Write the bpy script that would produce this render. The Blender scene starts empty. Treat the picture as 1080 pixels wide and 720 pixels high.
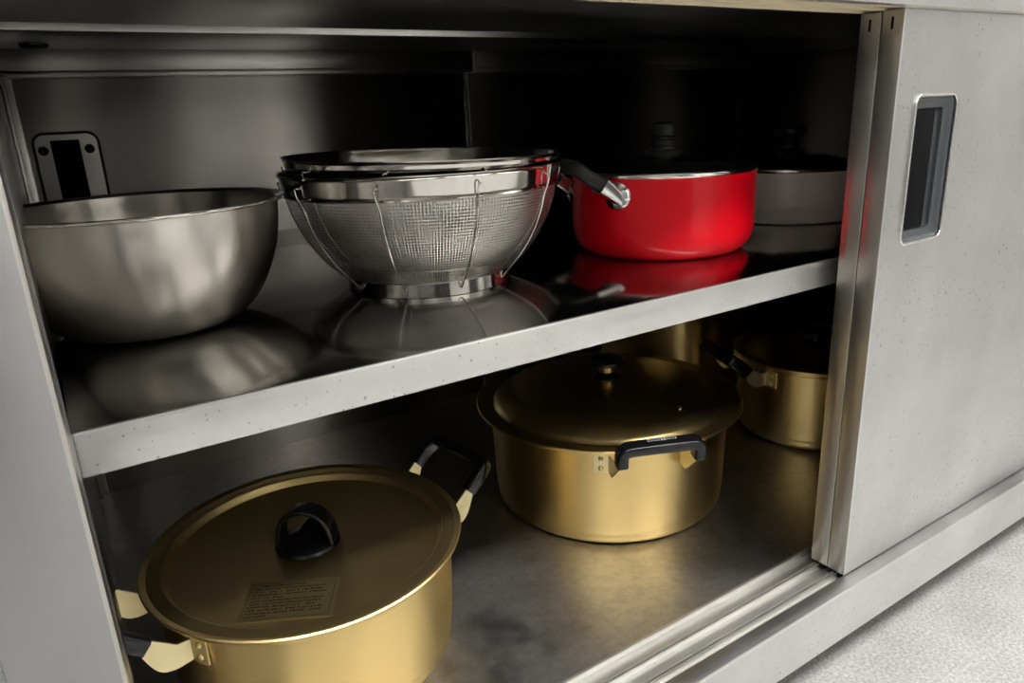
import bpy, bmesh, math, random
from mathutils import Vector, Matrix
C = bpy.context.scene.collection
PI = math.pi
random.seed(7)

# ------------------------------------------------------------------ camera
cam_d = bpy.data.cameras.new('camera'); cam = bpy.data.objects.new('camera', cam_d); C.objects.link(cam)
bpy.context.scene.camera = cam
YAW, PIT, ROL = 0.5606455, -0.3062478, -0.0469610
fw = Vector((math.sin(YAW)*math.cos(PIT), math.cos(YAW)*math.cos(PIT), math.sin(PIT)))
r0 = Vector((math.cos(YAW), -math.sin(YAW), 0)); u0 = r0.cross(fw)
rv = r0*math.cos(ROL) + u0*math.sin(ROL); uv = -r0*math.sin(ROL) + u0*math.cos(ROL)
cam.matrix_world = Matrix(((rv.x, uv.x, -fw.x, -0.64393), (rv.y, uv.y, -fw.y, -0.37727), (rv.z, uv.z, -fw.z, 0.49129), (0, 0, 0, 1)))
cam_d.sensor_width = 36; cam_d.lens = 763.89/1080*36; cam_d.clip_start = 0.02

# ------------------------------------------------------------------ world, exposure
w = bpy.data.worlds.new('world'); bpy.context.scene.world = w; w.use_nodes = True
w.node_tree.nodes['Background'].inputs[0].default_value = (0.9, 0.95, 1, 1)
w.node_tree.nodes['Background'].inputs[1].default_value = 0.0
vs = bpy.context.scene.view_settings
vs.view_transform = 'Standard'; vs.look = 'None'; vs.gamma = 1; vs.use_curve_mapping = False
vs.exposure = 0.0
LAMP = 44.0            # radiance of the ceiling light diffusers
FZ = -0.20            # kitchen floor
CZ = 2.25             # ceiling
LIGHTS = [(-1.45, -1.25), (0.0, -1.25), (1.45, -1.25)]

bpy.context.scene.cycles.sample_clamp_indirect = 4

# ------------------------------------------------------------------ materials
def mat(name, col, metal=0.0, rough=0.4, coat=0.0, spec=None):
    m = bpy.data.materials.new(name); m.use_nodes = True
    b = m.node_tree.nodes['Principled BSDF']
    b.inputs['Base Color'].default_value = (*col, 1); b.inputs['Metallic'].default_value = metal
    b.inputs['Roughness'].default_value = rough; b.inputs['Coat Weight'].default_value = coat
    if spec is not None: b.inputs['Specular IOR Level'].default_value = spec
    return m
def nd(m, t, **k):
    n = m.node_tree.nodes.new(t)
    for a, v in k.items(): setattr(n, a, v)
    return n
def lk(m, a, b): m.node_tree.links.new(a, b)
def ramp(m, src, p0, c0, p1, c1):
    r = nd(m, 'ShaderNodeValToRGB'); e = r.color_ramp.elements
    e[0].position = p0; e[0].color = (*c0, 1); e[1].position = p1; e[1].color = (*c1, 1)
    lk(m, src, r.inputs[0]); return r.outputs[0]
def steel(name, col, rough, stretch=(1, 40, 40), scale=6, dr=0.06, speck=0.0, bump=0.0, cloud=0.12, dark=(0.10, 0.09, 0.08), sscale=90, sth=0.17, tan=None, aniso=0.75, mottle=0.0):
    """brushed steel: stretched-noise roughness and fine grain, faint smudges, optional small pits"""
    m = mat(name, col, 1.0, rough); b = m.node_tree.nodes['Principled BSDF']
    tc = nd(m, 'ShaderNodeTexCoord'); mp = nd(m, 'ShaderNodeMapping'); mp.inputs['Scale'].default_value = stretch
    lk(m, tc.outputs['Object'], mp.inputs[0])
    n = nd(m, 'ShaderNodeTexNoise'); n.inputs['Scale'].default_value = scale; n.inputs['Detail'].default_value = 6
    lk(m, mp.outputs[0], n.inputs['Vector'])
    lo, hi = max(0.02, rough-dr), rough+dr
    smx = nd(m, 'ShaderNodeTexNoise'); smx.inputs['Scale'].default_value = 7; smx.inputs['Detail'].default_value = 5
    lk(m, tc.outputs['Object'], smx.inputs['Vector'])
    av = nd(m, 'ShaderNodeMath', operation='ADD'); lk(m, n.outputs[0], av.inputs[0]); lk(m, smx.outputs[0], av.inputs[1])
    lk(m, ramp(m, av.outputs[0], 0.6, (lo,)*3, 1.4, (hi,)*3), b.inputs['Roughness'])
    c = ramp(m, smx.outputs[0], 0.3, tuple(x*(1-cloud) for x in col), 0.7, tuple(min(1, x*(1+cloud)) for x in col))
    if mottle:
        mo = nd(m, 'ShaderNodeTexNoise'); mo.inputs['Scale'].default_value = 110; mo.inputs['Detail'].default_value = 6; mo.inputs['Roughness'].default_value = 0.7
        lk(m, tc.outputs['Object'], mo.inputs['Vector']); mm = nd(m, 'ShaderNodeMix', data_type='RGBA', blend_type='MULTIPLY'); mm.inputs[0].default_value = 1
        lk(m, c, mm.inputs[6]); lk(m, ramp(m, mo.outputs[0], 0.36, (1-mottle,)*3, 0.60, (1, 1, 1)), mm.inputs[7]); c = mm.outputs[2]
    if speck > 0:
        nz = nd(m, 'ShaderNodeTexNoise'); nz.inputs['Scale'].default_value = sscale*1.6; nz.inputs['Detail'].default_value = 3
        lk(m, tc.outputs['Object'], nz.inputs['Vector'])
        wv = nd(m, 'ShaderNodeVectorMath', operation='SCALE'); lk(m, nz.outputs['Color'], wv.inputs[0]); wv.inputs['Scale'].default_value = 0.55/sscale
        av2 = nd(m, 'ShaderNodeVectorMath', operation='ADD'); lk(m, tc.outputs['Object'], av2.inputs[0]); lk(m, wv.outputs[0], av2.inputs[1])
        v = nd(m, 'ShaderNodeTexVoronoi', voronoi_dimensions='2D'); v.inputs['Scale'].default_value = sscale
        sx_ = nd(m, 'ShaderNodeSeparateXYZ'); lk(m, av2.outputs[0], sx_.inputs[0]); yz = nd(m, 'ShaderNodeMath', operation='ADD'); lk(m, sx_.outputs[1], yz.inputs[0]); lk(m, sx_.outputs[2], yz.inputs[1])
        cx_ = nd(m, 'ShaderNodeCombineXYZ'); lk(m, sx_.outputs[0], cx_.inputs[0]); lk(m, yz.outputs[0], cx_.inputs[1]); lk(m, cx_.outputs[0], v.inputs['Vector'])
        sc_ = nd(m, 'ShaderNodeSeparateXYZ'); lk(m, v.outputs['Color'], sc_.inputs[0])
        th = nd(m, 'ShaderNodeMath', operation='MULTIPLY_ADD'); lk(m, sc_.outputs[0], th.inputs[0]); th.inputs[1].default_value = 0.30; th.inputs[2].default_value = -0.30+sth
        df = nd(m, 'ShaderNodeMath', operation='SUBTRACT'); lk(m, th.outputs[0], df.inputs[0]); lk(m, v.outputs['Distance'], df.inputs[1])
        big = nd(m, 'ShaderNodeTexNoise'); big.inputs['Scale'].default_value = 9; lk(m, tc.outputs['Object'], big.inputs['Vector'])
        mk = ramp(m, df.outputs[0], 0.0, (0, 0, 0), 0.05, (speck,)*3)
        mk2 = nd(m, 'ShaderNodeMath', operation='MULTIPLY'); lk(m, mk, mk2.inputs[0]); lk(m, ramp(m, big.outputs[0], 0.42, (0.15,)*3, 0.60, (1, 1, 1)), mk2.inputs[1])
        mx = nd(m, 'ShaderNodeMix', data_type='RGBA'); lk(m, mk2.outputs[0], mx.inputs[0]); lk(m, c, mx.inputs[6]); mx.inputs[7].default_value = (*dark, 1)
        c = mx.outputs[2]
    lk(m, c, b.inputs['Base Color'])
    if tan is not None:
        cv = nd(m, 'ShaderNodeCombineXYZ')
        for q in range(3): cv.inputs[q].default_value = tan[q]
        lk(m, cv.outputs[0], b.inputs['Tangent']); b.inputs['Anisotropic'].default_value = aniso
    if bump:
        bp = nd(m, 'ShaderNodeBump'); bp.inputs['Strength'].default_value = bump; bp.inputs['Distance'].default_value = 0.001
        lk(m, n.outputs[0], bp.inputs['Height']); lk(m, bp.outputs[0], b.inputs['Normal'])
    return m
M = {}
Z_, Y_, X_ = (0, 0, 1), (0, 1, 0), (1, 0, 0)
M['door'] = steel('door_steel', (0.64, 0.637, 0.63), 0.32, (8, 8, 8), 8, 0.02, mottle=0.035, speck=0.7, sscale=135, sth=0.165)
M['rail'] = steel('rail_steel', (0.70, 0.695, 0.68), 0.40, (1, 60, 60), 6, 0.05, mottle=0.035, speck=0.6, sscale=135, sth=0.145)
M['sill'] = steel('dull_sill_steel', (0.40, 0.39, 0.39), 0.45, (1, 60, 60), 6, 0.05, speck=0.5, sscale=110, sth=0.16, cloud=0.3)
M['edge'] = steel('strip_steel', (0.60, 0.59, 0.56), 0.29, (1, 20, 20), 6, 0.006, tan=Z_, aniso=0.5)
M['bright'] = steel('worn_highlight_edge', (0.82, 0.82, 0.80), 0.30, (1, 60, 60), 6, 0.03, bump=0)  # worn smooth; its lighter colour also paints in the edge highlight
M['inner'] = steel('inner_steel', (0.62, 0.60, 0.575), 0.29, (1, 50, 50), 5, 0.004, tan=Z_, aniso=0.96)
M['flank'] = steel('dimmed_side_panel_steel', (0.30, 0.29, 0.275), 0.30, (1, 50, 50), 5, 0.004, tan=Z_, aniso=0.9)  # darkened in colour to imitate the dark reflection of someone standing in front
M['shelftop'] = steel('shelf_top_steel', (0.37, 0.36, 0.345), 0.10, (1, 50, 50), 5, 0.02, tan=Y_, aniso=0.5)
M['under'] = steel('shaded_underside_steel', (0.20, 0.195, 0.185), 0.45, (1, 30, 30), 5, 0.04)  # darker colour stands in for the weak bounce light under the shelf
M['floorpan'] = steel('floor_pan_steel', (0.50, 0.485, 0.46), 0.32, (12, 14, 12), 3, 0.05, speck=0.45, sscale=60, sth=0.07, cloud=0.18, mottle=0.20, tan=Y_, aniso=0.6)
M['post'] = steel('post_steel', (0.36, 0.358, 0.360), 0.38, (40, 40, 1), 6, 0.05)
M['side'] = steel('door_edge_steel', (0.50, 0.48, 0.45), 0.33, (40, 40, 1), 6, 0.05)
M['alu'] = steel('track_aluminium', (0.72, 0.71, 0.68), 0.42, (1, 60, 60), 6, 0.05, speck=0.4, sscale=110, sth=0.10)
M['bowl'] = steel('bowl_steel', (0.62, 0.595, 0.55), 0.285, (20, 20, 60), 30, 0.003, bump=0, cloud=0.03, tan=Z_, aniso=0.85)
M['polish'] = mat('polished_steel', (0.66, 0.64, 0.60), 1, 0.09)
M['wire'] = mat('wire_steel', (0.75, 0.73, 0.69), 1, 0.2)
M['gold'] = steel('gold_aluminium', (0.79, 0.60, 0.26), 0.34, (6, 6, 60), 8, 0.03, bump=0, cloud=0.03, tan=Z_, aniso=0.7)
M['goldlid'] = steel('gold_lid', (0.66, 0.50, 0.22), 0.29, (20, 20, 20), 5, 0.01, bump=0.0, cloud=0.05)
M['goldlidflat'] = steel('gold_lid_satin', (0.66, 0.505, 0.23), 0.38, (20, 20, 20), 5, 0.01, bump=0.0, cloud=0.05)
M['goldbracket'] = steel('pale_gold_strap', (0.86, 0.76, 0.46), 0.45, (20, 20, 20), 6, 0.04, bump=0.0, cloud=0.03)
M['black'] = mat('black_bakelite', (0.006, 0.006, 0.007), 0, 0.17, spec=0.4)
M['blacksoft'] = mat('black_plastic', (0.018, 0.018, 0.017), 0, 0.5, spec=0.3)
M['red'] = mat('red_enamel', (0.72, 0.002, 0.012), 0, 0.35, coat=0.22, spec=0.2); M['red'].node_tree.nodes['Principled BSDF'].inputs['Coat Roughness'].default_value = 0.06
M['white'] = mat('pale_grey_enamel', (0.80, 0.765, 0.69), 0, 0.3, coat=0.3)
M['chrome'] = mat('chrome', (0.82, 0.82, 0.80), 1, 0.14)
M['cream'] = mat('cream_plastic', (0.80, 0.70, 0.48), 0, 0.45)
M['dark'] = mat('dark_recess', (0.005, 0.005, 0.006), 0, 0.6, spec=0.05)
M['handle'] = mat('grey_pull_plastic', (0.06, 0.067, 0.073), 0.3, 0.25)
M['rubber'] = mat('black_gasket', (0.015, 0.015, 0.015), 0, 0.6)
M['ink'] = mat('dark_print', (0.012, 0.009, 0.005), 0, 0.6, spec=0.1)
M['sticker'] = mat('gold_foil_sticker', (0.52, 0.405, 0.19), 0.95, 0.36)
M['greyprint'] = mat('grey_print', (0.42, 0.42, 0.42), 0, 0.5)
M['glass'] = mat('dark_glass', (0.02, 0.02, 0.02), 0, 0.05)
g = M['glass'].node_tree.nodes['Principled BSDF']; g.inputs['Transmission Weight'].default_value = 0.6; g.inputs['Alpha'].default_value = 1
M['wall'] = mat('painted_wall', (0.25, 0.248, 0.245), 0, 0.6)
M['pale'] = mat('pale_reflector_mat', (0.86, 0.85, 0.82), 0, 0.5)
M['reflectdark'] = mat('dark_reflector_mat', (0.05, 0.05, 0.052), 0, 0.4)  # colour of the added dark panels, not of real doors
M['ceil'] = mat('ceiling_paint', (0.7, 0.7, 0.68), 0, 0.7)
M['lampcase'] = mat('white_lamp_case', (0.8, 0.8, 0.8), 0, 0.4)
M['lampglow'] = bpy.data.materials.new('lamp_glow'); M['lampglow'].use_nodes = True
lb = M['lampglow'].node_tree.nodes['Principled BSDF']; lb.inputs['Base Color'].default_value = (0.9, 0.9, 0.9, 1)
lb.inputs['Emission Color'].default_value = (1, 0.982, 0.955, 1); lb.inputs['Emission Strength'].default_value = LAMP
# kitchen floor: pale speckled vinyl
m = M['kfloor'] = mat('speckled_floor', (0.6, 0.6, 0.58), 0, 0.5); b = m.node_tree.nodes['Principled BSDF']
tc = nd(m, 'ShaderNodeTexCoord'); n1 = nd(m, 'ShaderNodeTexNoise'); n1.inputs['Scale'].default_value = 230; n1.inputs['Detail'].default_value = 8; n1.inputs['Roughness'].default_value = 0.75
n2 = nd(m, 'ShaderNodeTexNoise'); n2.inputs['Scale'].default_value = 14; n2.inputs['Detail'].default_value = 4
lk(m, tc.outputs['Object'], n1.inputs['Vector']); lk(m, tc.outputs['Object'], n2.inputs['Vector'])
ad = nd(m, 'ShaderNodeMath', operation='MULTIPLY_ADD'); ad.inputs[1].default_value = 0.16; lk(m, n2.outputs[0], ad.inputs[0]); lk(m, n1.outputs[0], ad.inputs[2])
lk(m, ramp(m, ad.outputs[0], 0.44, (0.30, 0.30, 0.29), 0.72, (0.66, 0.66, 0.645)), b.inputs['Base Color'])
bp = nd(m, 'ShaderNodeBump'); bp.inputs['Strength'].default_value = 0.25; bp.inputs['Distance'].default_value = 0.002
lk(m, n1.outputs[0], bp.inputs['Height']); lk(m, bp.outputs[0], b.inputs['Normal'])
# woven wire mesh: real gaps between the wires
m = M['mesh'] = mat('woven_wire_mesh', (0.74, 0.72, 0.68), 1, 0.3); nt = m.node_tree; b = nt.nodes['Principled BSDF']
uvn = nd(m, 'ShaderNodeUVMap'); sp = nd(m, 'ShaderNodeSeparateXYZ'); lk(m, uvn.outputs[0], sp.inputs[0])
def tri(sock):
    f = nd(m, 'ShaderNodeMath', operation='FRACT'); lk(m, sock, f.inputs[0])
    s = nd(m, 'ShaderNodeMath', operation='SUBTRACT'); lk(m, f.outputs[0], s.inputs[0]); s.inputs[1].default_value = 0.5
    a = nd(m, 'ShaderNodeMath', operation='ABSOLUTE'); lk(m, s.outputs[0], a.inputs[0]); return a.outputs[0]
tu, tv = tri(sp.outputs[0]), tri(sp.outputs[1])
mxx = nd(m, 'ShaderNodeMath', operation='MINIMUM'); lk(m, tu, mxx.inputs[0]); lk(m, tv, mxx.inputs[1])
ls = nd(m, 'ShaderNodeMath', operation='LESS_THAN'); lk(m, mxx.outputs[0], ls.inputs[0]); ls.inputs[1].default_value = 0.115
bp = nd(m, 'ShaderNodeBump'); bp.inputs['Strength'].default_value = 0.7; bp.inputs['Distance'].default_value = 0.0006; bp.invert = True
lk(m, mxx.outputs[0], bp.inputs['Height']); lk(m, bp.outputs[0], b.inputs['Normal'])
lk(m, ls.outputs[0], b.inputs['Alpha'])

# ------------------------------------------------------------------ helpers
def link(name, bm, m, parent=None, smooth=None, loc=None):
    me = bpy.data.meshes.new(name)
    bmesh.ops.recalc_face_normals(bm, faces=bm.faces[:])
    bm.to_mesh(me); bm.free()
    o = bpy.data.objects.new(name, me); C.objects.link(o)
    for x in (m if isinstance(m, (list, tuple)) else [m]): me.materials.append(x)
    if smooth is not None:
        for p in me.polygons: p.use_smooth = True
        try: me.set_sharp_from_angle(angle=math.radians(smooth))
        except Exception: pass
    if parent is not None: o.parent = parent
    if loc is not None: o.location = loc
    return o
def thing(name, label, cat, loc=(0, 0, 0), rotz=0, group=None):
    o = bpy.data.objects.new(name, None); C.objects.link(o); o.location = loc; o.rotation_euler = (0, 0, rotz)
    o['label'] = label; o['category'] = cat; o.empty_display_size = 0.05
    if group: o['group'] = group
    return o
def box(bm, x0, x1, y0, y1, z0, z1, bev=0.0, seg=2):
    t = bmesh.new(); bmesh.ops.create_cube(t, size=1)
    for v in t.verts: v.co = Vector(((x0+x1)/2+v.co.x*(x1-x0), (y0+y1)/2+v.co.y*(y1-y0), (z0+z1)/2+v.co.z*(z1-z0)))
    if bev: bmesh.ops.bevel(t, geom=t.edges[:]+t.verts[:], offset=bev, segments=seg, profile=0.5, affect='EDGES')
    me = bpy.data.meshes.new('t'); t.to_mesh(me); t.free(); bm.from_mesh(me); bpy.data.meshes.remove(me)
def boxes(name, lst, m, parent=None, bev=0.0008):
    bm = bmesh.new()
    for q in lst: box(bm, *q[:6], bev=q[6] if len(q) > 6 else bev)
    return link(name, bm, m, parent, smooth=40)
def smoothpath(pts, n=6, closed=False):
    """Catmull-Rom through points"""
    P = [Vector(p) for p in pts]; out = []
    for i in range(len(P)-1):
        a = P[i-1] if i > 0 else P[i]*2-P[i+1]; b_ = P[i]; c = P[i+1]; d = P[i+2] if i+2 < len(P) else P[i+1]*2-P[i]
        for k in range(n):
            t = k/n
            out.append(0.5*((2*b_)+(c-a)*t+(2*a-5*b_+4*c-d)*t*t+(3*b_-a-3*c+d)*t**3))
    out.append(P[-1]); return out
def lathe(bm, prof, n=96, uvscale=None, smoothn=0):
    """prof: (r, z) list; optional UV in mesh cells (columns, cell length)"""
    if smoothn: prof = [(p.x, p.y) for p in smoothpath([(r, z, 0) for r, z in prof], smoothn)]
    rings = []
    for r, z in prof:
        if r < 1e-6: rings.append([bm.verts.new((0, 0, z))])
        else: rings.append([bm.verts.new((r*math.cos(2*PI*k/n), r*math.sin(2*PI*k/n), z)) for k in range(n)])
    ul = bm.loops.layers.uv.verify() if uvscale else None
    L = 0
    for i in range(len(rings)-1):
        a, c = rings[i], rings[i+1]; d = math.dist(prof[i], prof[i+1])
        for k in range(n):
            k2 = (k+1) % n
            if len(a) == 1 and len(c) == 1: continue
            if len(a) == 1: f = bm.faces.new((a[0], c[k], c[k2])); us = [(k+.5, L), (k, L+d), (k+1, L+d)]
            elif len(c) == 1: f = bm.faces.new((a[k], c[0], a[k2])); us = [(k, L), (k+.5, L+d), (k+1, L)]
            else: f = bm.faces.new((a[k], c[k], c[k2], a[k2])); us = [(k, L), (k, L+d), (k+1, L+d), (k+1, L)]
            if ul:
                for lo, (uu, vv) in zip(f.loops, us): lo[ul].uv = (uu*uvscale[0]/n, vv/uvscale[1])
        L += d
def lathed(name, prof, m, parent=None, n=96, smooth=35, smoothn=0, loc=None, uvscale=None):
    bm = bmesh.new(); lathe(bm, prof, n, uvscale, smoothn); return link(name, bm, m, parent, smooth, loc)
def sweep(bm, path, sect, up=Vector((0, 0, 1)), cap=True, closed=False, twist=None):
    """sweep a closed 2D section (side, up) along a path with a fixed up hint"""
    P = [Vector(p) for p in path]; rings = []
    for i, p in enumerate(P):
        if closed: t = (P[(i+1) % len(P)]-P[i-1])
        else: t = P[min(i+1, len(P)-1)]-P[max(i-1, 0)]
        t = t.normalized(); s = t.cross(up)
        if s.length < 1e-4: s = t.cross(Vector((0.3, 1, 0)))
        s.normalize(); n = s.cross(t)
        sc = sect(i/(len(P)-1)) if callable(sect) else sect
        rings.append([bm.verts.new(p+s*a+n*b_) for a, b_ in sc])
    m_ = len(rings[0]); R = len(rings)
    for i in range(R if closed else R-1):
        a, c = rings[i], rings[(i+1) % R]
        for k in range(m_): bm.faces.new((a[k], a[(k+1) % m_], c[(k+1) % m_], c[k]))
    if cap and not closed:
        bm.faces.new(rings[0][::-1]); bm.faces.new(rings[-1])
def circ(r, n=10): return [(r*math.cos(2*PI*k/n), r*math.sin(2*PI*k/n)) for k in range(n)]
def rrect(wd, h, r, n=4):
    out = []
    for cx, cy, a0 in ((wd/2-r, h/2-r, 0), (-wd/2+r, h/2-r, 90), (-wd/2+r, -h/2+r, 180), (wd/2-r, -h/2+r, 270)):
        for k in range(n+1):
            a = math.radians(a0+90*k/n); out.append((cx+r*math.cos(a), cy+r*math.sin(a)))
    return out
def ring(bm, R, z, rr, n=96, m_=10):
    sweep(bm, [(R*math.cos(2*PI*k/n), R*math.sin(2*PI*k/n), z) for k in range(n)], circ(rr, m_), closed=True)
def plate(bm, outline, th, frame):
    """extrude a 2D outline by +-th/2 along the frame's normal; frame maps (a,b,n)->world"""
    top = [bm.verts.new(frame(a, b_, th/2)) for a, b_ in outline]; bot = [bm.verts.new(frame(a, b_, -th/2)) for a, b_ in outline]
    bm.faces.new(top); bm.faces.new(bot[::-1]); k = len(outline)
    for i in range(k): bm.faces.new((top[i], bot[i], bot[(i+1) % k], top[(i+1) % k]))
def struct(name, bm, m, smooth=None):
    o = link(name, bm, m, None, smooth); o['kind'] = 'structure'; return o

# ------------------------------------------------------------------ room shell
RX0, RX1, RY0, RY1 = -2.4, 2.6, -2.0, 0.80
def slab(name, q, m):
    bm = bmesh.new(); box(bm, *q); return struct(name, bm, m)
slab('floor', (RX0-.1, RX1+.1, RY0-.1, RY1+.1, FZ-0.1, FZ), M['kfloor'])
slab('ceiling', (RX0-.1, RX1+.1, RY0-.1, RY1+.1, CZ, CZ+0.1), M['ceil'])
slab('wall_back', (RX0-.1, RX1+.1, RY1, RY1+.1, FZ, CZ), M['wall'])
slab('wall_front', (RX0-.1, RX1+.1, RY0-.1, RY0, FZ, CZ), M['wall'])
slab('wall_left', (RX0-.1, RX0, RY0, RY1, FZ, CZ), M['wall'])
slab('wall_right', (RX1, RX1+.1, RY0, RY1, FZ, CZ), M['wall'])
slab('dark_reflector_1', (-1.25, -0.42, RY0, RY0+0.03, FZ, FZ+2.0), M['reflectdark'])  # added, unseen: two dark panels that give the steel dark reflections
slab('dark_reflector_2', (0.78, 1.40, RY0, RY0+0.03, FZ, FZ+2.0), M['reflectdark'])
slab('pale_reflector_1', (-0.38, 0.66, RY0, RY0+0.12, FZ, CZ), M['pale'])  # added, unseen: three pale panels that brighten what the steel reflects
slab('pale_reflector_2', (1.55, 2.10, RY0, RY0+0.12, FZ, CZ), M['pale'])
slab('pale_reflector_3', (RX1-0.15, RX1, -1.20, -0.75, FZ, CZ), M['pale'])
for i, (lx, ly) in enumerate(LIGHTS):
    t = thing('ceiling_light', ('ceiling light nearest the left wall', 'ceiling light in the middle of the row of three', 'ceiling light nearest the right wall')[i], 'ceiling light', (lx, ly, CZ), 0, 'ceiling lights over the aisle')
    boxes('lamp_case', [(-0.66, 0.66, -0.17, 0.17, -0.045, -0.001)], M['lampcase'], t, 0.004)
    boxes('diffuser', [(-0.62, 0.62, -0.13, 0.13, -0.060, -0.045)], M['lampglow'], t, 0.004)

# ------------------------------------------------------------------ the stainless cabinet
XL, XR, D, ZT = -0.655, 0.655, 0.73, 0.56
ZS = 0.33807; FL = -0.004
cab = thing('kitchen_cabinet', 'long stainless steel kitchen base cabinet with sliding doors pushed open to the right', 'cabinet', (0, 0, FZ))
root = cab
def cb(name, lst, m, bev=0.0008, parent=None):
    o = boxes(name, lst, m, parent, bev)
    if parent is None: o.parent = cab; o.matrix_parent_inverse = Matrix.Translation((0, 0, -FZ))
    return o
po = cb('corner_post', [(XL-0.05, XL, 0.0, 0.05, -0.0616, 0.60)], [M['post'], M['side']], 0.003)
for p in po.data.polygons:
    if p.normal.x > 0.25 and p.normal.y < -0.25: p.material_index = 1
cb('corner_post', [(XR, XR+0.05, 0.0, 0.05, -0.0616, 0.60)], M['post'], 0.003)
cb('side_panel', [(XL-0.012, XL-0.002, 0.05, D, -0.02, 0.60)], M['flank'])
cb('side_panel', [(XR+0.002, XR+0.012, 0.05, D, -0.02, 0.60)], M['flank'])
cb('back_panel', [(XL-0.01, -0.016, D, D+0.01, -0.02, 0.60)], M['inner'])
cb('back_panel', [(-0.012, XR+0.01, D, D+0.01, -0.02, 0.60)], M['inner'])
cb('seam_strip', [(-0.0195, -0.0165, D-0.0015, D, FL, 0.556), (-0.0115, -0.0085, D-0.0015, D, FL, 0.556)], M['edge'], 0.0004)
cb('back_angle', [(XL, -0.0155, 0.705, 0.711, 0.563, 0.600), (XL, -0.0155, 0.7035, 0.73, 0.556, 0.5635), (-0.0125, XR, 0.705, 0.711, 0.563, 0.600), (-0.0125, XR, 0.7035, 0.73, 0.556, 0.5635)], M['edge'])
cb('corner_strip', [(XL-0.002, XL+0.010, D-0.004, D, FL, 0.556), (XL-0.002, XL+0.0015, D-0.016, D, FL, 0.556)], M['edge'])
cb('top_panel', [(XL-0.05, XR+0.05, 0.0, D+0.01, 0.600, 0.606)], M['inner'])
cb('cross_beam', [(XL, XR, 0.10, 0.343, 0.575, 0.600)], M['edge'], 0.002)
cb('cross_beam', [(XL, XR, 0.400, 0.560, 0.575, 0.600)], M['edge'], 0.002)
cb('worktop', [(XL-0.07, XR+0.07, -0.035, D+0.03, 0.606, 0.650)], M['rail'], 0.004)
cb('top_rail', [(XL-0.05, XR+0.05, -0.012, -0.001, 0.5605, 0.606)], M['rail'], 0.001)
cb('guide_rail', [(XL, XR, 0.0, 0.0030, 0.5605, 0.600), (XL, XR, 0.0178, 0.0200, 0.5605, 0.600)], M['cream'], 0.0004)
cb('guide_rail', [(XL, XR, 0.0215, 0.0237, 0.5605, 0.600), (XL, XR, 0.0385, 0.0425, 0.5605, 0.600)], M['cream'], 0.0004)
cb('floor_panel', [(XL-0.01, XR+0.01, 0.0555, D+0.005, FL-0.006, FL), ], M['floorpan'], 0)
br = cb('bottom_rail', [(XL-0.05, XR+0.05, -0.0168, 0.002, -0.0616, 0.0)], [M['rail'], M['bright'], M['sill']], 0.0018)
cb('door_track', [(XL, XR, 0.002, 0.0555, -0.020, -0.0065), (XL, XR, 0.0085, 0.0098, -0.0065, -0.0005), (XL, XR, 0.0120, 0.0133, -0.0065, -0.0005),
                  (XL, XR, 0.0300, 0.0313, -0.0065, -0.0005), (XL, XR, 0.0335, 0.0348, -0.0065, -0.0005), (XL, XR, 0.0525, 0.0560, -0.0065, 0.0)], M['alu'], 0.0004)
# middle shelf: flat top, turned-down front fold, stiffener under it
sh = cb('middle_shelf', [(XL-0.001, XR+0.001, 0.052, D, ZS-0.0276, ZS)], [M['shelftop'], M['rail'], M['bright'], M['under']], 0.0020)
def by_face(o, rail=1, edge=2, top=None, under=None):
    for p in o.data.polygons:
        n = p.normal
        if n.y < -0.25 and n.z > 0.25: p.material_index = edge
        elif n.y < -0.3: p.material_index = rail
        elif top is not None and n.z > 0.9: p.material_index = top
        elif under is not None and n.z < -0.9: p.material_index = under
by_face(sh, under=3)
def legs():
    for lx in (XL-0.02, XR+0.02):
        for ly in (0.04, D-0.03):
            bm = bmesh.new(); sweep(bm, [(lx, ly, FZ+0.03), (lx, ly, -0.0616)], circ(0.019, 20)); o = link('cabinet_leg', bm, M['post'], cab, 40); o.matrix_parent_inverse = Matrix.Translation((0, 0, -FZ))
            bm = bmesh.new(); lathe(bm, [(0, 0), (0.022, 0), (0.024, 0.006), (0.02, 0.028), (0.0, 0.032)], 20); f = link('foot', bm, M['blacksoft'], o, 40, (lx, ly, FZ))
legs()
by_face(br, 0, 1, 2)
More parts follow.
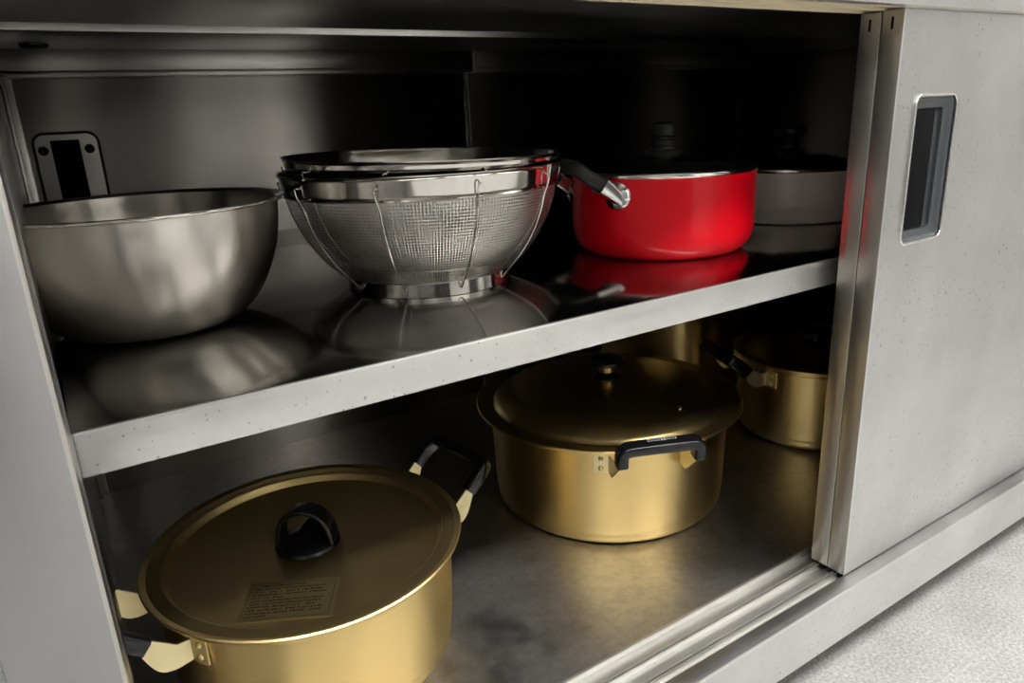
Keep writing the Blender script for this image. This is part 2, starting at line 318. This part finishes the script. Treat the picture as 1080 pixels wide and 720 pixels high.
# sliding doors, both pushed right so that their left edges line up
TD = 0.0207
def door(y0, handle):
    bm = bmesh.new()
    x0, x1, z0, z1 = 0.0, XR-0.002, 0.0012, 0.5600
    hx0, hx1, hz0, hz1 = (0.031, 0.101, 0.356, 0.4875)
    yb = y0+TD-0.001
    if handle:   # one skin with the pull's opening
        xs, zs_ = (x0, hx0, hx1, x1), (z0, hz0, hz1, z1)
        F = [[bm.verts.new((x, y0, z)) for z in zs_] for x in xs]; B = [[bm.verts.new((x, yb, z)) for z in zs_] for x in xs]
        for i in range(3):
            for j in range(3):
                if (i, j) == (1, 1): continue
                bm.faces.new((F[i][j], F[i+1][j], F[i+1][j+1], F[i][j+1])); bm.faces.new((B[i][j], B[i][j+1], B[i+1][j+1], B[i+1][j]))
        for i in range(3):
            bm.faces.new((F[i][0], B[i][0], B[i+1][0], F[i+1][0])); bm.faces.new((F[i][3], F[i+1][3], B[i+1][3], B[i][3]))
            bm.faces.new((F[0][i], F[0][i+1], B[0][i+1], B[0][i])); bm.faces.new((F[3][i], B[3][i], B[3][i+1], F[3][i+1]))
        for (p, q) in (((1, 1), (2, 1)), ((2, 1), (2, 2)), ((2, 2), (1, 2)), ((1, 2), (1, 1))):
            bm.faces.new((F[p[0]][p[1]], F[q[0]][q[1]], B[q[0]][q[1]], B[p[0]][p[1]]))
    else:
        box(bm, x0, x1, y0, yb, z0, z1, 0.0010)
    d = link('sliding_door', bm, M['door'], cab); d.matrix_parent_inverse = Matrix.Translation((0, 0, -FZ))
    e = boxes('door_edge', [(-0.0008, 0.0012, y0-0.0004, y0+TD-0.0014, 0.0012, 0.5595)], [M['side'], M['bright']], d, 0.0007)
    for p in e.data.polygons:
        if p.normal.y < -0.2: p.material_index = 1
    boxes('slot', [(-0.0012, 0.004, y0+0.0075, y0+0.0125, 0.543, 0.556)], M['dark'], d, 0.0022)
    boxes('roller_housing', [(0.0, 0.03, y0+0.004, y0+0.016, -0.0055, 0.0005)], M['dark'], d, 0.001)
    if handle:
        bm = bmesh.new()   # rim: rounded frame standing just proud of the skin
        cx, cz, wx, wz = 0.066, 0.4217, 0.0745, 0.139
        prof = rrect(wx-0.004, wz-0.004, 0.009, 6)
        sweep(bm, [(cx+a, y0-0.0006, cz+c) for a, c in prof], rrect(0.0028, 0.0030, 0.0011, 3), up=Vector((0, 1, 0)), closed=True)
        h = link('recessed_handle', bm, M['chrome'], d, 40)
        bm = bmesh.new()
        o_, i_ = rrect(wx-0.008, wz-0.008, 0.007, 6), rrect(wx-0.030, wz-0.026, 0.004, 6)
        R = [[bm.verts.new((cx+a, y, cz+c)) for a, c in pr] for pr, y in ((o_, y0+0.0005), (rrect(wx-0.011, wz-0.011, 0.006, 6), y0+0.002), (rrect(wx-0.014, wz-0.014, 0.006, 6), y0+0.0025), (rrect(wx-0.022, wz-0.022, 0.005, 6), y0+0.0040), (i_, y0+0.0045), (i_, y0+0.0080))]
        k = len(o_)
        for a, c in zip(R, R[1:]):
            for q in range(k): bm.faces.new((a[q], a[(q+1) % k], c[(q+1) % k], c[q]))
        bm.faces.new(R[-1])
        link('handle_cup', bm, M['handle'], h, 30)
        boxes('finger_slot', [(cx-0.0205, cx+0.0125, y0+0.0058, y0+0.0078, cz-0.0555, cz+0.0555)], M['dark'], h, 0.001)
    return d
door(0.0, True); door(TD, False)
# access plate in the back panel
def access_plate():
    bx0, bx1, bz0, bz1 = -0.638, -0.566, 0.35, 0.4915
    cx, cz = (bx0+bx1)/2, (bz0+bz1)/2
    bm = bmesh.new(); pr = rrect(bx1-bx0, bz1-bz0, 0.013, 6)
    plate(bm, pr, 0.003, lambda a, c, n: Vector((cx+a, D-0.0018+n, cz+c)))
    p = link('access_plate', bm, M['inner'], cab, 30); p.matrix_parent_inverse = Matrix.Translation((0, 0, -FZ))
    bm = bmesh.new(); sweep(bm, [(cx+a, D-0.0028, cz+c) for a, c in pr], rrect(0.0034, 0.0034, 0.001, 2), up=Vector((0, 1, 0)), closed=True); link('gasket', bm, M['rubber'], p, 40)
    boxes('slot', [(cx-0.0175, cx+0.0145, D-0.0062, D-0.0030, bz0+0.01, bz1-0.0085)], M['dark'], p, 0.001)
    for sx in (-0.0265, 0.0245):
        bm = bmesh.new(); lathe(bm, [(0, 0.0026), (0.0015, 0.0026), (0.0018, 0.0018), (0.004, 0.0024), (0.0058, 0.0008), (0.0058, 0)], 20)
        s = link('screw', bm, M['rubber'], p, 30, (cx+sx, D-0.0033, bz1-0.0205)); s.rotation_euler = (PI/2, 0, 0)
access_plate()
bm = bmesh.new(); lathe(bm, [(0, -0.004), (0.011, -0.004), (0.013, -0.002), (0.013, 0)], 7); o = link('clip', bm, M['rubber'], cab, 30, (-0.620, 0.507, 0.5753)); o.matrix_parent_inverse = Matrix.Translation((0, 0, -FZ))

# ------------------------------------------------------------------ mixing bowl
t = thing('mixing_bowl', 'wide stainless steel mixing bowl at the left end of the shelf', 'bowl', (-0.5823, 0.273, ZS))
out = [(0, 0.0006), (0.045, 0.0003), (0.0580, 0.0010), (0.0690, 0.0045), (0.0832, 0.0168), (0.0948, 0.0360), (0.1025, 0.0560), (0.1066, 0.0760), (0.1080, 0.0900), (0.1086, 0.0945)]
inn = [(r-0.0012, z+0.0012) if r > 0.04 else (r, z+0.0014) for r, z in out]
o_s = [(p.x, p.y) for p in smoothpath([(r, z, 0) for r, z in out], 5)]; i_s = [(max(p.x, 0), p.y) for p in smoothpath([(r, z, 0) for r, z in inn], 5)]
lathed('bowl_body', o_s+[(0.1105, 0.0962), (0.1140, 0.0970), (0.1140, 0.0982), (0.1100, 0.0974)]+i_s[::-1], M['bowl'], t, 128)
bm = bmesh.new(); ring(bm, 0.1150, 0.0970, 0.0014, 128); link('rolled_rim', bm, M['polish'], t, 60)

# ------------------------------------------------------------------ nested mesh strainers
def strainer(name, label, s, loc, az0, tilt=None):
    t = thing(name, label, 'strainer', loc)
    mp = [(0.1290, 0.0925), (0.1265, 0.078), (0.1200, 0.060), (0.1090, 0.040), (0.0960, 0.0235), (0.0850, 0.0150), (0.0780, 0.0115)]
    sm = [(p.x, p.y) for p in smoothpath([(r, z, 0) for r, z in mp], 6)]
    low = [(0.06, 0.0100), (0.03, 0.0095), (0.004, 0.0095)]
    S = lambda L: [(r*s, z) for r, z in L]
    lathed('wire_mesh', S(sm+low), M['mesh'], t, 144, 60, uvscale=(272, 0.0029))
    band = [(0.1285, 0.0905), (0.1302, 0.0900), (0.1310, 0.0915), (0.1298, 0.0930), (0.1305, 0.0945), (0.1326, 0.1060), (0.1336, 0.1078), (0.1350, 0.1090), (0.1340, 0.1100), (0.1322, 0.1090), (0.1314, 0.1060), (0.1293, 0.0950), (0.1280, 0.0925)]
    lathed('rim_band', S(band+band[:1]), M['polish'], t, 144, 40)
    foot = [(0.0790, 0.0000), (0.0800, 0.0006), (0.0800, 0.0125), (0.0792, 0.0132), (0.0782, 0.0125), (0.0782, 0.0006), (0.0790, 0.0)]
    lathed('foot_ring', S(foot), M['polish'], t, 144, 40)
    for k in range(10):
        a = math.radians(az0+36*k); ca, sa = math.cos(a), math.sin(a); td = Vector((-sa, ca, 0))
        P = lambda r, z, d=0: Vector((r*s*ca, r*s*sa, z))+td*d
        path = [P(0.1318, 0.1005, 0.0012), P(0.1345, 0.1010, 0.0012), P(0.1350, 0.1000, -0.0010), P(0.1335, 0.0935, -0.0012), P(0.1288, 0.083), P(0.1252, 0.070), P(0.1172, 0.0515), P(0.1060, 0.0342), P(0.0945, 0.0205), P(0.0875, 0.0130), P(0.0835, 0.0085), P(0.0815, 0.0070), P(0.0806, 0.0095, 0.0015), P(0.0806, 0.0125, 0.003)]
        bm = bmesh.new(); sweep(bm, smoothpath(path, 4), circ(0.0007, 6), up=Vector((0.01, 0.02, 1))); link('support_wire', bm, M['wire'], t, 60)
    if tilt: t.rotation_euler = tilt
    return t
strainer('mesh_strainer', 'outer wire mesh strainer standing on its steel foot ring on the shelf', 0.98, (-0.3373, 0.2570, ZS), -168)
ax = Vector((math.cos(math.radians(64.5)), math.sin(math.radians(64.5)), 0))
strainer('mesh_strainer', 'inner wire mesh strainer nested inside another, only its tilted rim showing above', 0.955, (-0.3373, 0.2570, ZS+0.0105), -166, Matrix.Rotation(math.radians(1.6), 4, ax).to_euler())

# ------------------------------------------------------------------ gold pots
def potframe(az, off):
    """frame of a bracket plate: a = radial distance, b = height, n = tangential offset"""
    ca, sa = math.cos(az), math.sin(az)
    return lambda a, b_, n: Vector((a*ca-(off+n)*sa, a*sa+(off+n)*ca, b_))
def gold_handle(t, R, az, half, zr, reach, zbar, wdt=0.015, drop=0.0):
    """two riveted straps that carry a black U-shaped grip"""
    hg = None
    bm = bmesh.new(); path = []
    rb = R+reach
    fr = potframe(az, 0)
    if drop:   # bar straight above short upright legs
        raw = [(rb-0.003, -half, zbar-0.018), (rb-0.001, -half, zbar-0.006), (rb, -half+0.0035, zbar-0.0005), (rb+0.0005, -half+0.012, zbar+0.001), (rb+0.002, 0, zbar+0.002), (rb+0.0005, half-0.012, zbar+0.001), (rb, half-0.0035, zbar-0.0005), (rb-0.001, half, zbar-0.006), (rb-0.003, half, zbar-0.018)]
    else:
        raw = [(R+reach*0.50, -half, zbar-0.020), (R+reach*0.78, -half, zbar-0.007), (rb, -half+0.004, zbar), (rb+0.001, -half+0.014, zbar+0.001), (rb+0.002, 0, zbar+0.0015), (rb+0.001, half-0.014, zbar+0.001), (rb, half-0.004, zbar), (R+reach*0.78, half, zbar-0.007), (R+reach*0.50, half, zbar-0.020)]
    path = smoothpath([fr(a, z, n) for a, n, z in raw], 5)
    tng = Vector((-math.sin(az), math.cos(az), 0)); leg_dir = (fr(raw[2][0], raw[2][2], 0)-fr(raw[0][0], raw[0][2], 0)).normalized()
    sweep(bm, path, rrect(0.0125, wdt, 0.0036, 4), up=tng.cross(leg_dir).normalized())
    hg = link('handle_grip', bm, M['black'], t, 50)
    for sg in (-1, 1):
        bm = bmesh.new(); f2 = potframe(az, sg*half)
        r_in = math.sqrt(max(R*R-half*half, 1e-6))
        top = [(r_in-0.001, zr-0.010), (r_in+0.012, zr-0.009), (R+reach*(0.52+drop*34), zbar-0.0125), (R+reach*(0.62+drop*28), zbar-0.0215), (R+reach*0.42, zr-0.0225), (R+reach*0.20, zr-0.0295), (r_in+0.004, zr-0.0290), (r_in-0.001, zr-0.027)]
        lowc = [(p.x, p.y) for p in smoothpath([(a, b_, 0) for a, b_ in top[3:7]], 5)]
        plate(bm, top[:3]+lowc+top[7:], 0.0022, f2)
        st = link('handle_strap', bm, M['goldbracket'], t, 30)
        bm = bmesh.new()                            # riveted tab, bent against the wall, outboard
        n_ = 5; a0 = sg*math.asin(half/R); da = sg*0.016/R
        vs_ = [[bm.verts.new(Vector(((R+dr)*math.cos(az+a0+da*k/n_), (R+dr)*math.sin(az+a0+da*k/n_), z))) for k in range(n_+1)] for dr, z in ((0.0004, zr-0.030), (0.0026, zr-0.030), (0.0026, zr-0.007), (0.0004, zr-0.007))]
        for q in range(4):
            for k in range(n_): bm.faces.new((vs_[q][k], vs_[q][k+1], vs_[(q+1) % 4][k+1], vs_[(q+1) % 4][k]))
        for k in (0, n_): bm.faces.new([vs_[q][k] for q in range(4)])
        link('rivet_tab', bm, M['goldbracket'], st, 30)
        for dz in (-0.0125, -0.0240):
            bm = bmesh.new(); lathe(bm, [(0.0, 0.0022), (0.0016, 0.0019), (0.0028, 0.0008), (0.0030, -0.0004)], 14)
            aa = az+a0+da*0.55; rv_ = link('rivet', bm, M['gold'], st, 50, (math.cos(aa)*(R+0.0026), math.sin(aa)*(R+0.0026), zr+dz))
            rv_.rotation_euler = (0, PI/2, aa)
    return hg
def gold_body(t, R, rb, H, flare=0.004):
    rr = min(0.028, (R-rb)+0.016)
    o = [(0, 0), (rb*0.6, 0.0), (rb-0.012, 0.0008), (rb-0.002, 0.0040)]
    R0 = rb+(R-rb)*0.55; cz = 0.026
    o += [(rb+(R0-rb)*0.55, 0.0095), (R0-0.0018, 0.0175), (R0, cz), (R-0.0012, H*0.62), (R, H-0.012), (R+0.0004, H-0.006)]
    sm = [(p.x, p.y) for p in smoothpath([(r, z, 0) for r, z in o], 4)]
    inn = [(max(r-0.0016, 0), z+0.0016) for r, z in sm][::-1]
    lathed('pot_body', sm+[(R+flare, H-0.0015), (R+flare+0.0006, H-0.0002), (R+flare-0.001, H)]+inn, M['gold'], t, 128, 40)
    bm = bmesh.new(); ring(bm, R+flare, H-0.0010, 0.0021, 128); link('pot_rim', bm, M['gold'], t, 60)

# front left: flat recessed lid with sticker and loop knob
g1 = thing('gold_pot', 'gold aluminium pot at the front left with sticker and loop knob on its flat lid', 'pot', (-0.4953, 0.2403, FL), 0, 'gold pots on the cabinet floor')
R1, H1 = 0.1345, 0.1175
gold_body(g1, R1, 0.1255, H1, 0.0055)
Z1 = H1+0.0035
LZ = Z1-0.0078
lp = [(0, LZ+0.0002), (0.1215, LZ), (0.1232, LZ+0.0006), (0.1240, LZ+0.0018), (0.1268, LZ+0.0068), (0.1282, LZ+0.0078), (0.1330, Z1+0.0003), (0.1395, Z1-0.0002), (0.1430, Z1+0.0012), (0.1446, Z1+0.0018), (0.1458, Z1+0.0006), (0.1450, Z1-0.0018), (0.1425, Z1-0.0024), (0.1395, Z1-0.0018), (0.1330, Z1-0.0012), (0.1285, Z1-0.0012), (0.1250, LZ-0.0004), (0.1215, LZ-0.0012), (0, LZ-0.0012)]
lid = lathed('lid', lp, M['goldlidflat'], g1, 144, 24)
def loop_knob(lid, z):
    k = lathed('knob', [(0, 0.0), (0.0285, 0.0), (0.0300, 0.0015), (0.0296, 0.0040), (0.0250, 0.0072), (0.0150, 0.0090), (0, 0.0094)], M['black'], lid, 48, 50)
    k.location = (0, 0, z)
    az = math.radians(-38); bm = bmesh.new(); f = potframe(az, 0)
    path = [f(0.0255*math.cos(PI*q/24), 0.003+0.0345*math.sin(PI*q/24)**0.8, 0) for q in range(25)]
    nrm = Vector((-math.sin(az), math.cos(az), 0))
    sweep(bm, path, rrect(0.0190, 0.0050, 0.002, 3), up=Vector((0, 0, -1)) if False else nrm)
    # sweep's up hint is the plane normal: the section's first axis lies in the plane
    bm2 = bmesh.new(); sweep(bm2, path, rrect(0.0050, 0.0200, 0.002, 3), up=nrm); bm.free()
    link('knob_loop', bm2, M['black'], k, 40)
    bm = bmesh.new(); f = potframe(az+math.radians(75), 0)
    out = [(-0.020, 0.006), (0.020, 0.006), (0.017, 0.017), (0.008, 0.021), (-0.006, 0.017), (-0.016, 0.010)]
    sm = [(p.x, p.y) for p in smoothpath([(a, b_, 0) for a, b_ in out], 4)]
    plate(bm, sm, 0.0065, f); link('knob_fin', bm, M['black'], k, 40)
loop_knob(lid, LZ)
# sticker with tiny printed rows
sx, sy, sa = -0.5350+0.4953, 0.1670-0.2403, math.radians(-28.6)
bm = bmesh.new(); SW, SH = 0.0775, 0.0530
box(bm, -SW/2, SW/2, -SH/2, SH/2, 0, 0.00012); st = link('sticker', bm, M['sticker'], lid, None, (sx, sy, LZ+0.0001)); st.rotation_euler = (0, 0, sa)
bm = bmesh.new()
def dash(x0, x1, y0, y1):
    bm.faces.new([bm.verts.new((x, y, 0.00022)) for x, y in ((x0, y0), (x1, y0), (x1, y1), (x0, y1))])
for (a, b_, c, d) in ((-SW/2+.003, SW/2-.003, SH/2-.0034, SH/2-.0030), (-SW/2+.003, SW/2-.003, -SH/2+.0030, -SH/2+.0034), (-SW/2+.003, -SW/2+.0034, -SH/2+.003, SH/2-.003), (SW/2-.0034, SW/2-.003, -SH/2+.003, SH/2-.003)): dash(a, b_, c, d)
rows = 11; cell = 0.0023
for q in range(rows):
    y = SH/2-0.0065-q*0.0040; n_ = [17, 27, 26, 27, 12, 27, 26, 24, 27, 27, 8][q]
    for k in range(n_):
        if random.random() < 0.06: continue
        x = -SW/2+0.0055+k*cell+(0.004 if q == 0 else 0)
        for z in range(random.choice((2, 3, 3))):
            yy = y+random.uniform(-0.0009, 0.0009); dash(x, x+cell*random.uniform(0.5, 0.85), yy, yy+0.00042)
        for z in range(random.choice((1, 2))):
            xx = x+random.uniform(0.0001, 0.0016); dash(xx, xx+0.00042, y-0.0010, y+0.0012)
link('printed_rows', bm, M['ink'], st)
for az in (10, 190): gold_handle(g1, R1, math.radians(az), 0.0455, H1, 0.052, H1+0.022)

# middle: domed lid with mushroom knob
def domed_lid(t, R, z, dome, m, knob=True, steam=None):
    p = [(0, z+dome), (R*0.25, z+dome*0.965), (R*0.5, z+dome*0.82), (R*0.72, z+dome*0.55), (R*0.84, z+dome*0.22), (R*0.868, z+dome*0.05), (R*0.88, z-0.0005)]
    p = [(q.x, q.y) for q in smoothpath([(a, b_, 0) for a, b_ in p], 4)]
    p += [(R*0.90, z-0.0012), (R*0.925, z+0.0000), (R*0.985, z+0.0012), (R*0.998, z+0.0016), (R, z+0.0002), (R*0.996, z-0.0014), (R*0.92, z-0.0014), (R*0.88, z-0.0026)]
    p += [(R*0.84, z+dome*0.22-0.0016), (R*0.5, z+dome*0.82-0.0016), (0, z+dome-0.0016)]
    l = lathed('lid', p, m, t, 144, 28)
    bm = bmesh.new(); ring(bm, R, z+0.0002, 0.0019, 128); link('lid_bead', bm, M['gold'], l, 60)
    if knob:
        k = lathed('knob', [(0, -0.001), (0.0185, -0.001), (0.0190, 0.0015), (0.0165, 0.0040), (0.0125, 0.0055), (0.0105, 0.007)], M['black'], l, 40, 50); k.location = (0, 0, z+dome)
        s = lathed('knob_stem', [(0.0102, 0.004), (0.0098, 0.0085), (0.0102, 0.017)], M['gold'] if steam else M['black'], k, 32, 50)
        c = lathed('knob_cap', [(0.009, 0.0162), (0.0185, 0.0165), (0.0225, 0.0190), (0.0225, 0.0225), (0.0180, 0.0262), (0.010, 0.028), (0, 0.0284)], M['black'], k, 40, 50)
    if steam is not None:
        a, r = steam; zz = z+dome*0.60
        bm = bmesh.new(); lathe(bm, [(0.0030, -0.0008), (0.0030, 0.0004), (0.0020, 0.0010), (0.0012, 0.0004)], 16); v = link('steam_vent', bm, M['polish'], l, 50, (r*math.cos(a), r*math.sin(a), zz))
    return l
g2 = thing('gold_pot', 'largest gold aluminium pot in the middle of the cabinet floor under a domed lid', 'pot', (-0.0680, 0.3110, FL), 0, 'gold pots on the cabinet floor')
R2, H2 = 0.1535, 0.132
gold_body(g2, R2, 0.1465, H2, 0.0125)
domed_lid(g2, 0.1705, H2+0.0022, 0.027, M['goldlid'], True, (math.radians(-83), 0.118))
h2 = None
for az in (-113, 67):
    h = gold_handle(g2, R2, math.radians(az), 0.0430, H2, 0.042, H2+0.0190, 0.017, drop=0.012)
    if az == -113: h2 = h
bm = bmesh.new(); f = potframe(math.radians(-113), 0)      # faint moulded mark on the front grip
for k in range(11):
    n0 = -0.016+k*0.003; hh = 0.0016 if k not in (5, 6) else 0.0030
    for q in range(2):
        a0 = R2+0.042+0.001+(q-0.5)*0.0026; z0 = H2+0.0190+0.0092-(q-0.5)*0.0005
        vsx = [f(a0+da, z0-da*0.17, n0+dn) for da, dn in ((-hh*.4, 0), (hh*.4, 0), (hh*.4, 0.0019), (-hh*.4, 0.0019))]
        bm.faces.new([bm.verts.new(v) for v in vsx])
link('moulded_mark', bm, M['greyprint'], h2)

# right: smaller pot half behind the doors
g3 = thing('gold_pot', 'small gold aluminium pot at the right, half hidden behind the sliding doors', 'pot', (0.3124, 0.2680, FL), 0, 'gold pots on the cabinet floor')
R3, H3 = 0.1170, 0.1260
gold_body(g3, R3, 0.105, H3, 0.0035)
domed_lid(g3, 0.1215, H3+0.0022, 0.007, M['goldlid'])
for az in (160, -20): gold_handle(g3, R3, math.radians(az), 0.0440, H3, 0.048, H3+0.014, 0.018)
# back: tall pot behind the two
g4 = thing('gold_pot', 'gold pot in the dark at the back, between the middle pot and shelf edge', 'pot', (0.275, 0.545, FL), 0, 'gold pots on the cabinet floor')
gold_body(g4, 0.135, 0.125, 0.225, 0.0035)
domed_lid(g4, 0.139, 0.2272, 0.014, M['goldlid'])
for az in (125, -55): gold_handle(g4, 0.135, math.radians(az), 0.0400, 0.225, 0.042, 0.233, 0.018)

# ------------------------------------------------------------------ red pot and pale pot on the shelf
def loop_handle(t, R, az, half, z0, zb, reach):
    """black side loop on two chrome mounts"""
    fr = potframe(az, 0); bm = bmesh.new()
    r_in = math.sqrt(R*R-half*half)
    raw = [(r_in+0.016, -half, z0+0.006), (R+reach*0.6, -half*0.96, (z0+zb)/2+0.004), (R+reach*0.93, -half*0.82, zb), (R+reach, 0, zb+0.001), (R+reach*0.93, half*0.82, zb), (R+reach*0.6, half*0.96, (z0+zb)/2+0.004), (r_in+0.016, half, z0+0.006)]
    sweep(bm, smoothpath([fr(a, z, n) for a, n, z in raw], 6), rrect(0.013, 0.014, 0.004, 3), up=Vector((0, 0, 1)))
    link('side_handle', bm, M['blacksoft'], t, 50)
    for sg in (-1, 1):
        bm = bmesh.new()
        sweep(bm, smoothpath([fr(r_in+0.020, z0+0.0085, sg*half), fr(r_in+0.010, z0+0.001, sg*half), fr(r_in+0.003, z0-0.005, sg*half), fr(r_in-0.001, z0-0.010, sg*half)], 5), lambda q: rrect(0.0185, 0.0170-0.008*q, 0.0035-0.0014*q, 3), up=Vector((0, 0, 1)))
        mo = link('handle_mount', bm, M['chrome'], t, 50)
        bm = bmesh.new(); a = az+sg*math.asin(half/R)
        lathe(bm, [(0, 0.0060), (0.0105, 0.0054), (0.0135, 0.0036), (0.0146, 0.0)], 28)
        d = link('mount_disc', bm, M['chrome'], mo, 50, ((R-0.0006)*math.cos(a), (R-0.0006)*math.sin(a), z0-0.004)); d.rotation_euler = (0, PI/2, a)
def enamel_pot(t, R, rb, H, m):
    o = [(0, 0.002), (rb-0.006, 0.002), (rb-0.004, 0.0), (rb, 0.0004), (rb+0.004, 0.0018), (rb+(R-rb)*0.55, 0.006), (R-0.003, 0.0145), (R-0.0006, 0.024), (R, 0.036), (R, H-0.006), (R+0.0004, H-0.001)]
    sm = [(p.x, p.y) for p in smoothpath([(r, z, 0) for r, z in o], 4)]
    inn = [(max(r-0.0022, 0), z+0.0024) for r, z in sm][::-1]
    lathed('pot_body', sm+[(R+0.0004, H)]+[(R-0.002, H)]+inn[1:], m, t, 128, 40)
def glass_lid(t, R, z, dome, knob):
    bm = bmesh.new(); ring(bm, R-0.0015, z+0.0020, 0.0029, 128, 12); l = link('lid_rim', bm, M['chrome'], t, 60)
    p = [(0, z+dome), (R*0.3, z+dome*0.94), (R*0.6, z+dome*0.72), (R*0.85, z+dome*0.34), (R-0.0025, z+0.003)]
    p = [(q.x, q.y) for q in smoothpath([(a, b_, 0) for a, b_ in p], 5)]
    gl = lathed('glass_cover', p+[(a*0.995, b_-0.003) for a, b_ in p[::-1]], M['glass'], l, 96, 50)
    k = lathed('knob', knob, M['blacksoft'], l, 40, 40); k.location = (0, 0, z+dome)
    return l
rp = thing('red_pot', 'glossy red enamel pot with a glass lid, right of the strainers', 'pot', (-0.0639, 0.2193, ZS), 0, 'enamel pots on the shelf')
RR, HR = 0.0990, 0.0850
enamel_pot(rp, RR, 0.080, HR, M['red'])
glass_lid(rp, RR, HR, 0.017, [(0, -0.001), (0.020, -0.001), (0.020, 0.004), (0.0135, 0.0060), (0.0130, 0.0090), (0.0145, 0.0100), (0.0145, 0.0150), (0.0130, 0.0160), (0.0130, 0.0185), (0.0150, 0.0200), (0.0155, 0.0270), (0.0135, 0.0320), (0.007, 0.0340), (0, 0.0343)])
loop_handle(rp, RR, math.radians(172), 0.0460, 0.0720, 0.0985, 0.036)
wp = thing('grey_pot', 'pale grey enamel pot with a dark lid and mushroom knob, right of the red pot', 'pot', (0.2151, 0.2671, ZS), 0, 'enamel pots on the shelf')
RW, HW = 0.0955, 0.0655
enamel_pot(wp, RW, 0.085, HW, M['white'])
glass_lid(wp, RW, HW, 0.019, [(0, -0.001), (0.020, -0.001), (0.0215, 0.0015), (0.018, 0.004), (0.0095, 0.0065), (0.0085, 0.0180), (0.0110, 0.0220), (0.0190, 0.0235), (0.0210, 0.0260), (0.0205, 0.0310), (0.0175, 0.0335), (0.008, 0.0345), (0, 0.0345)])
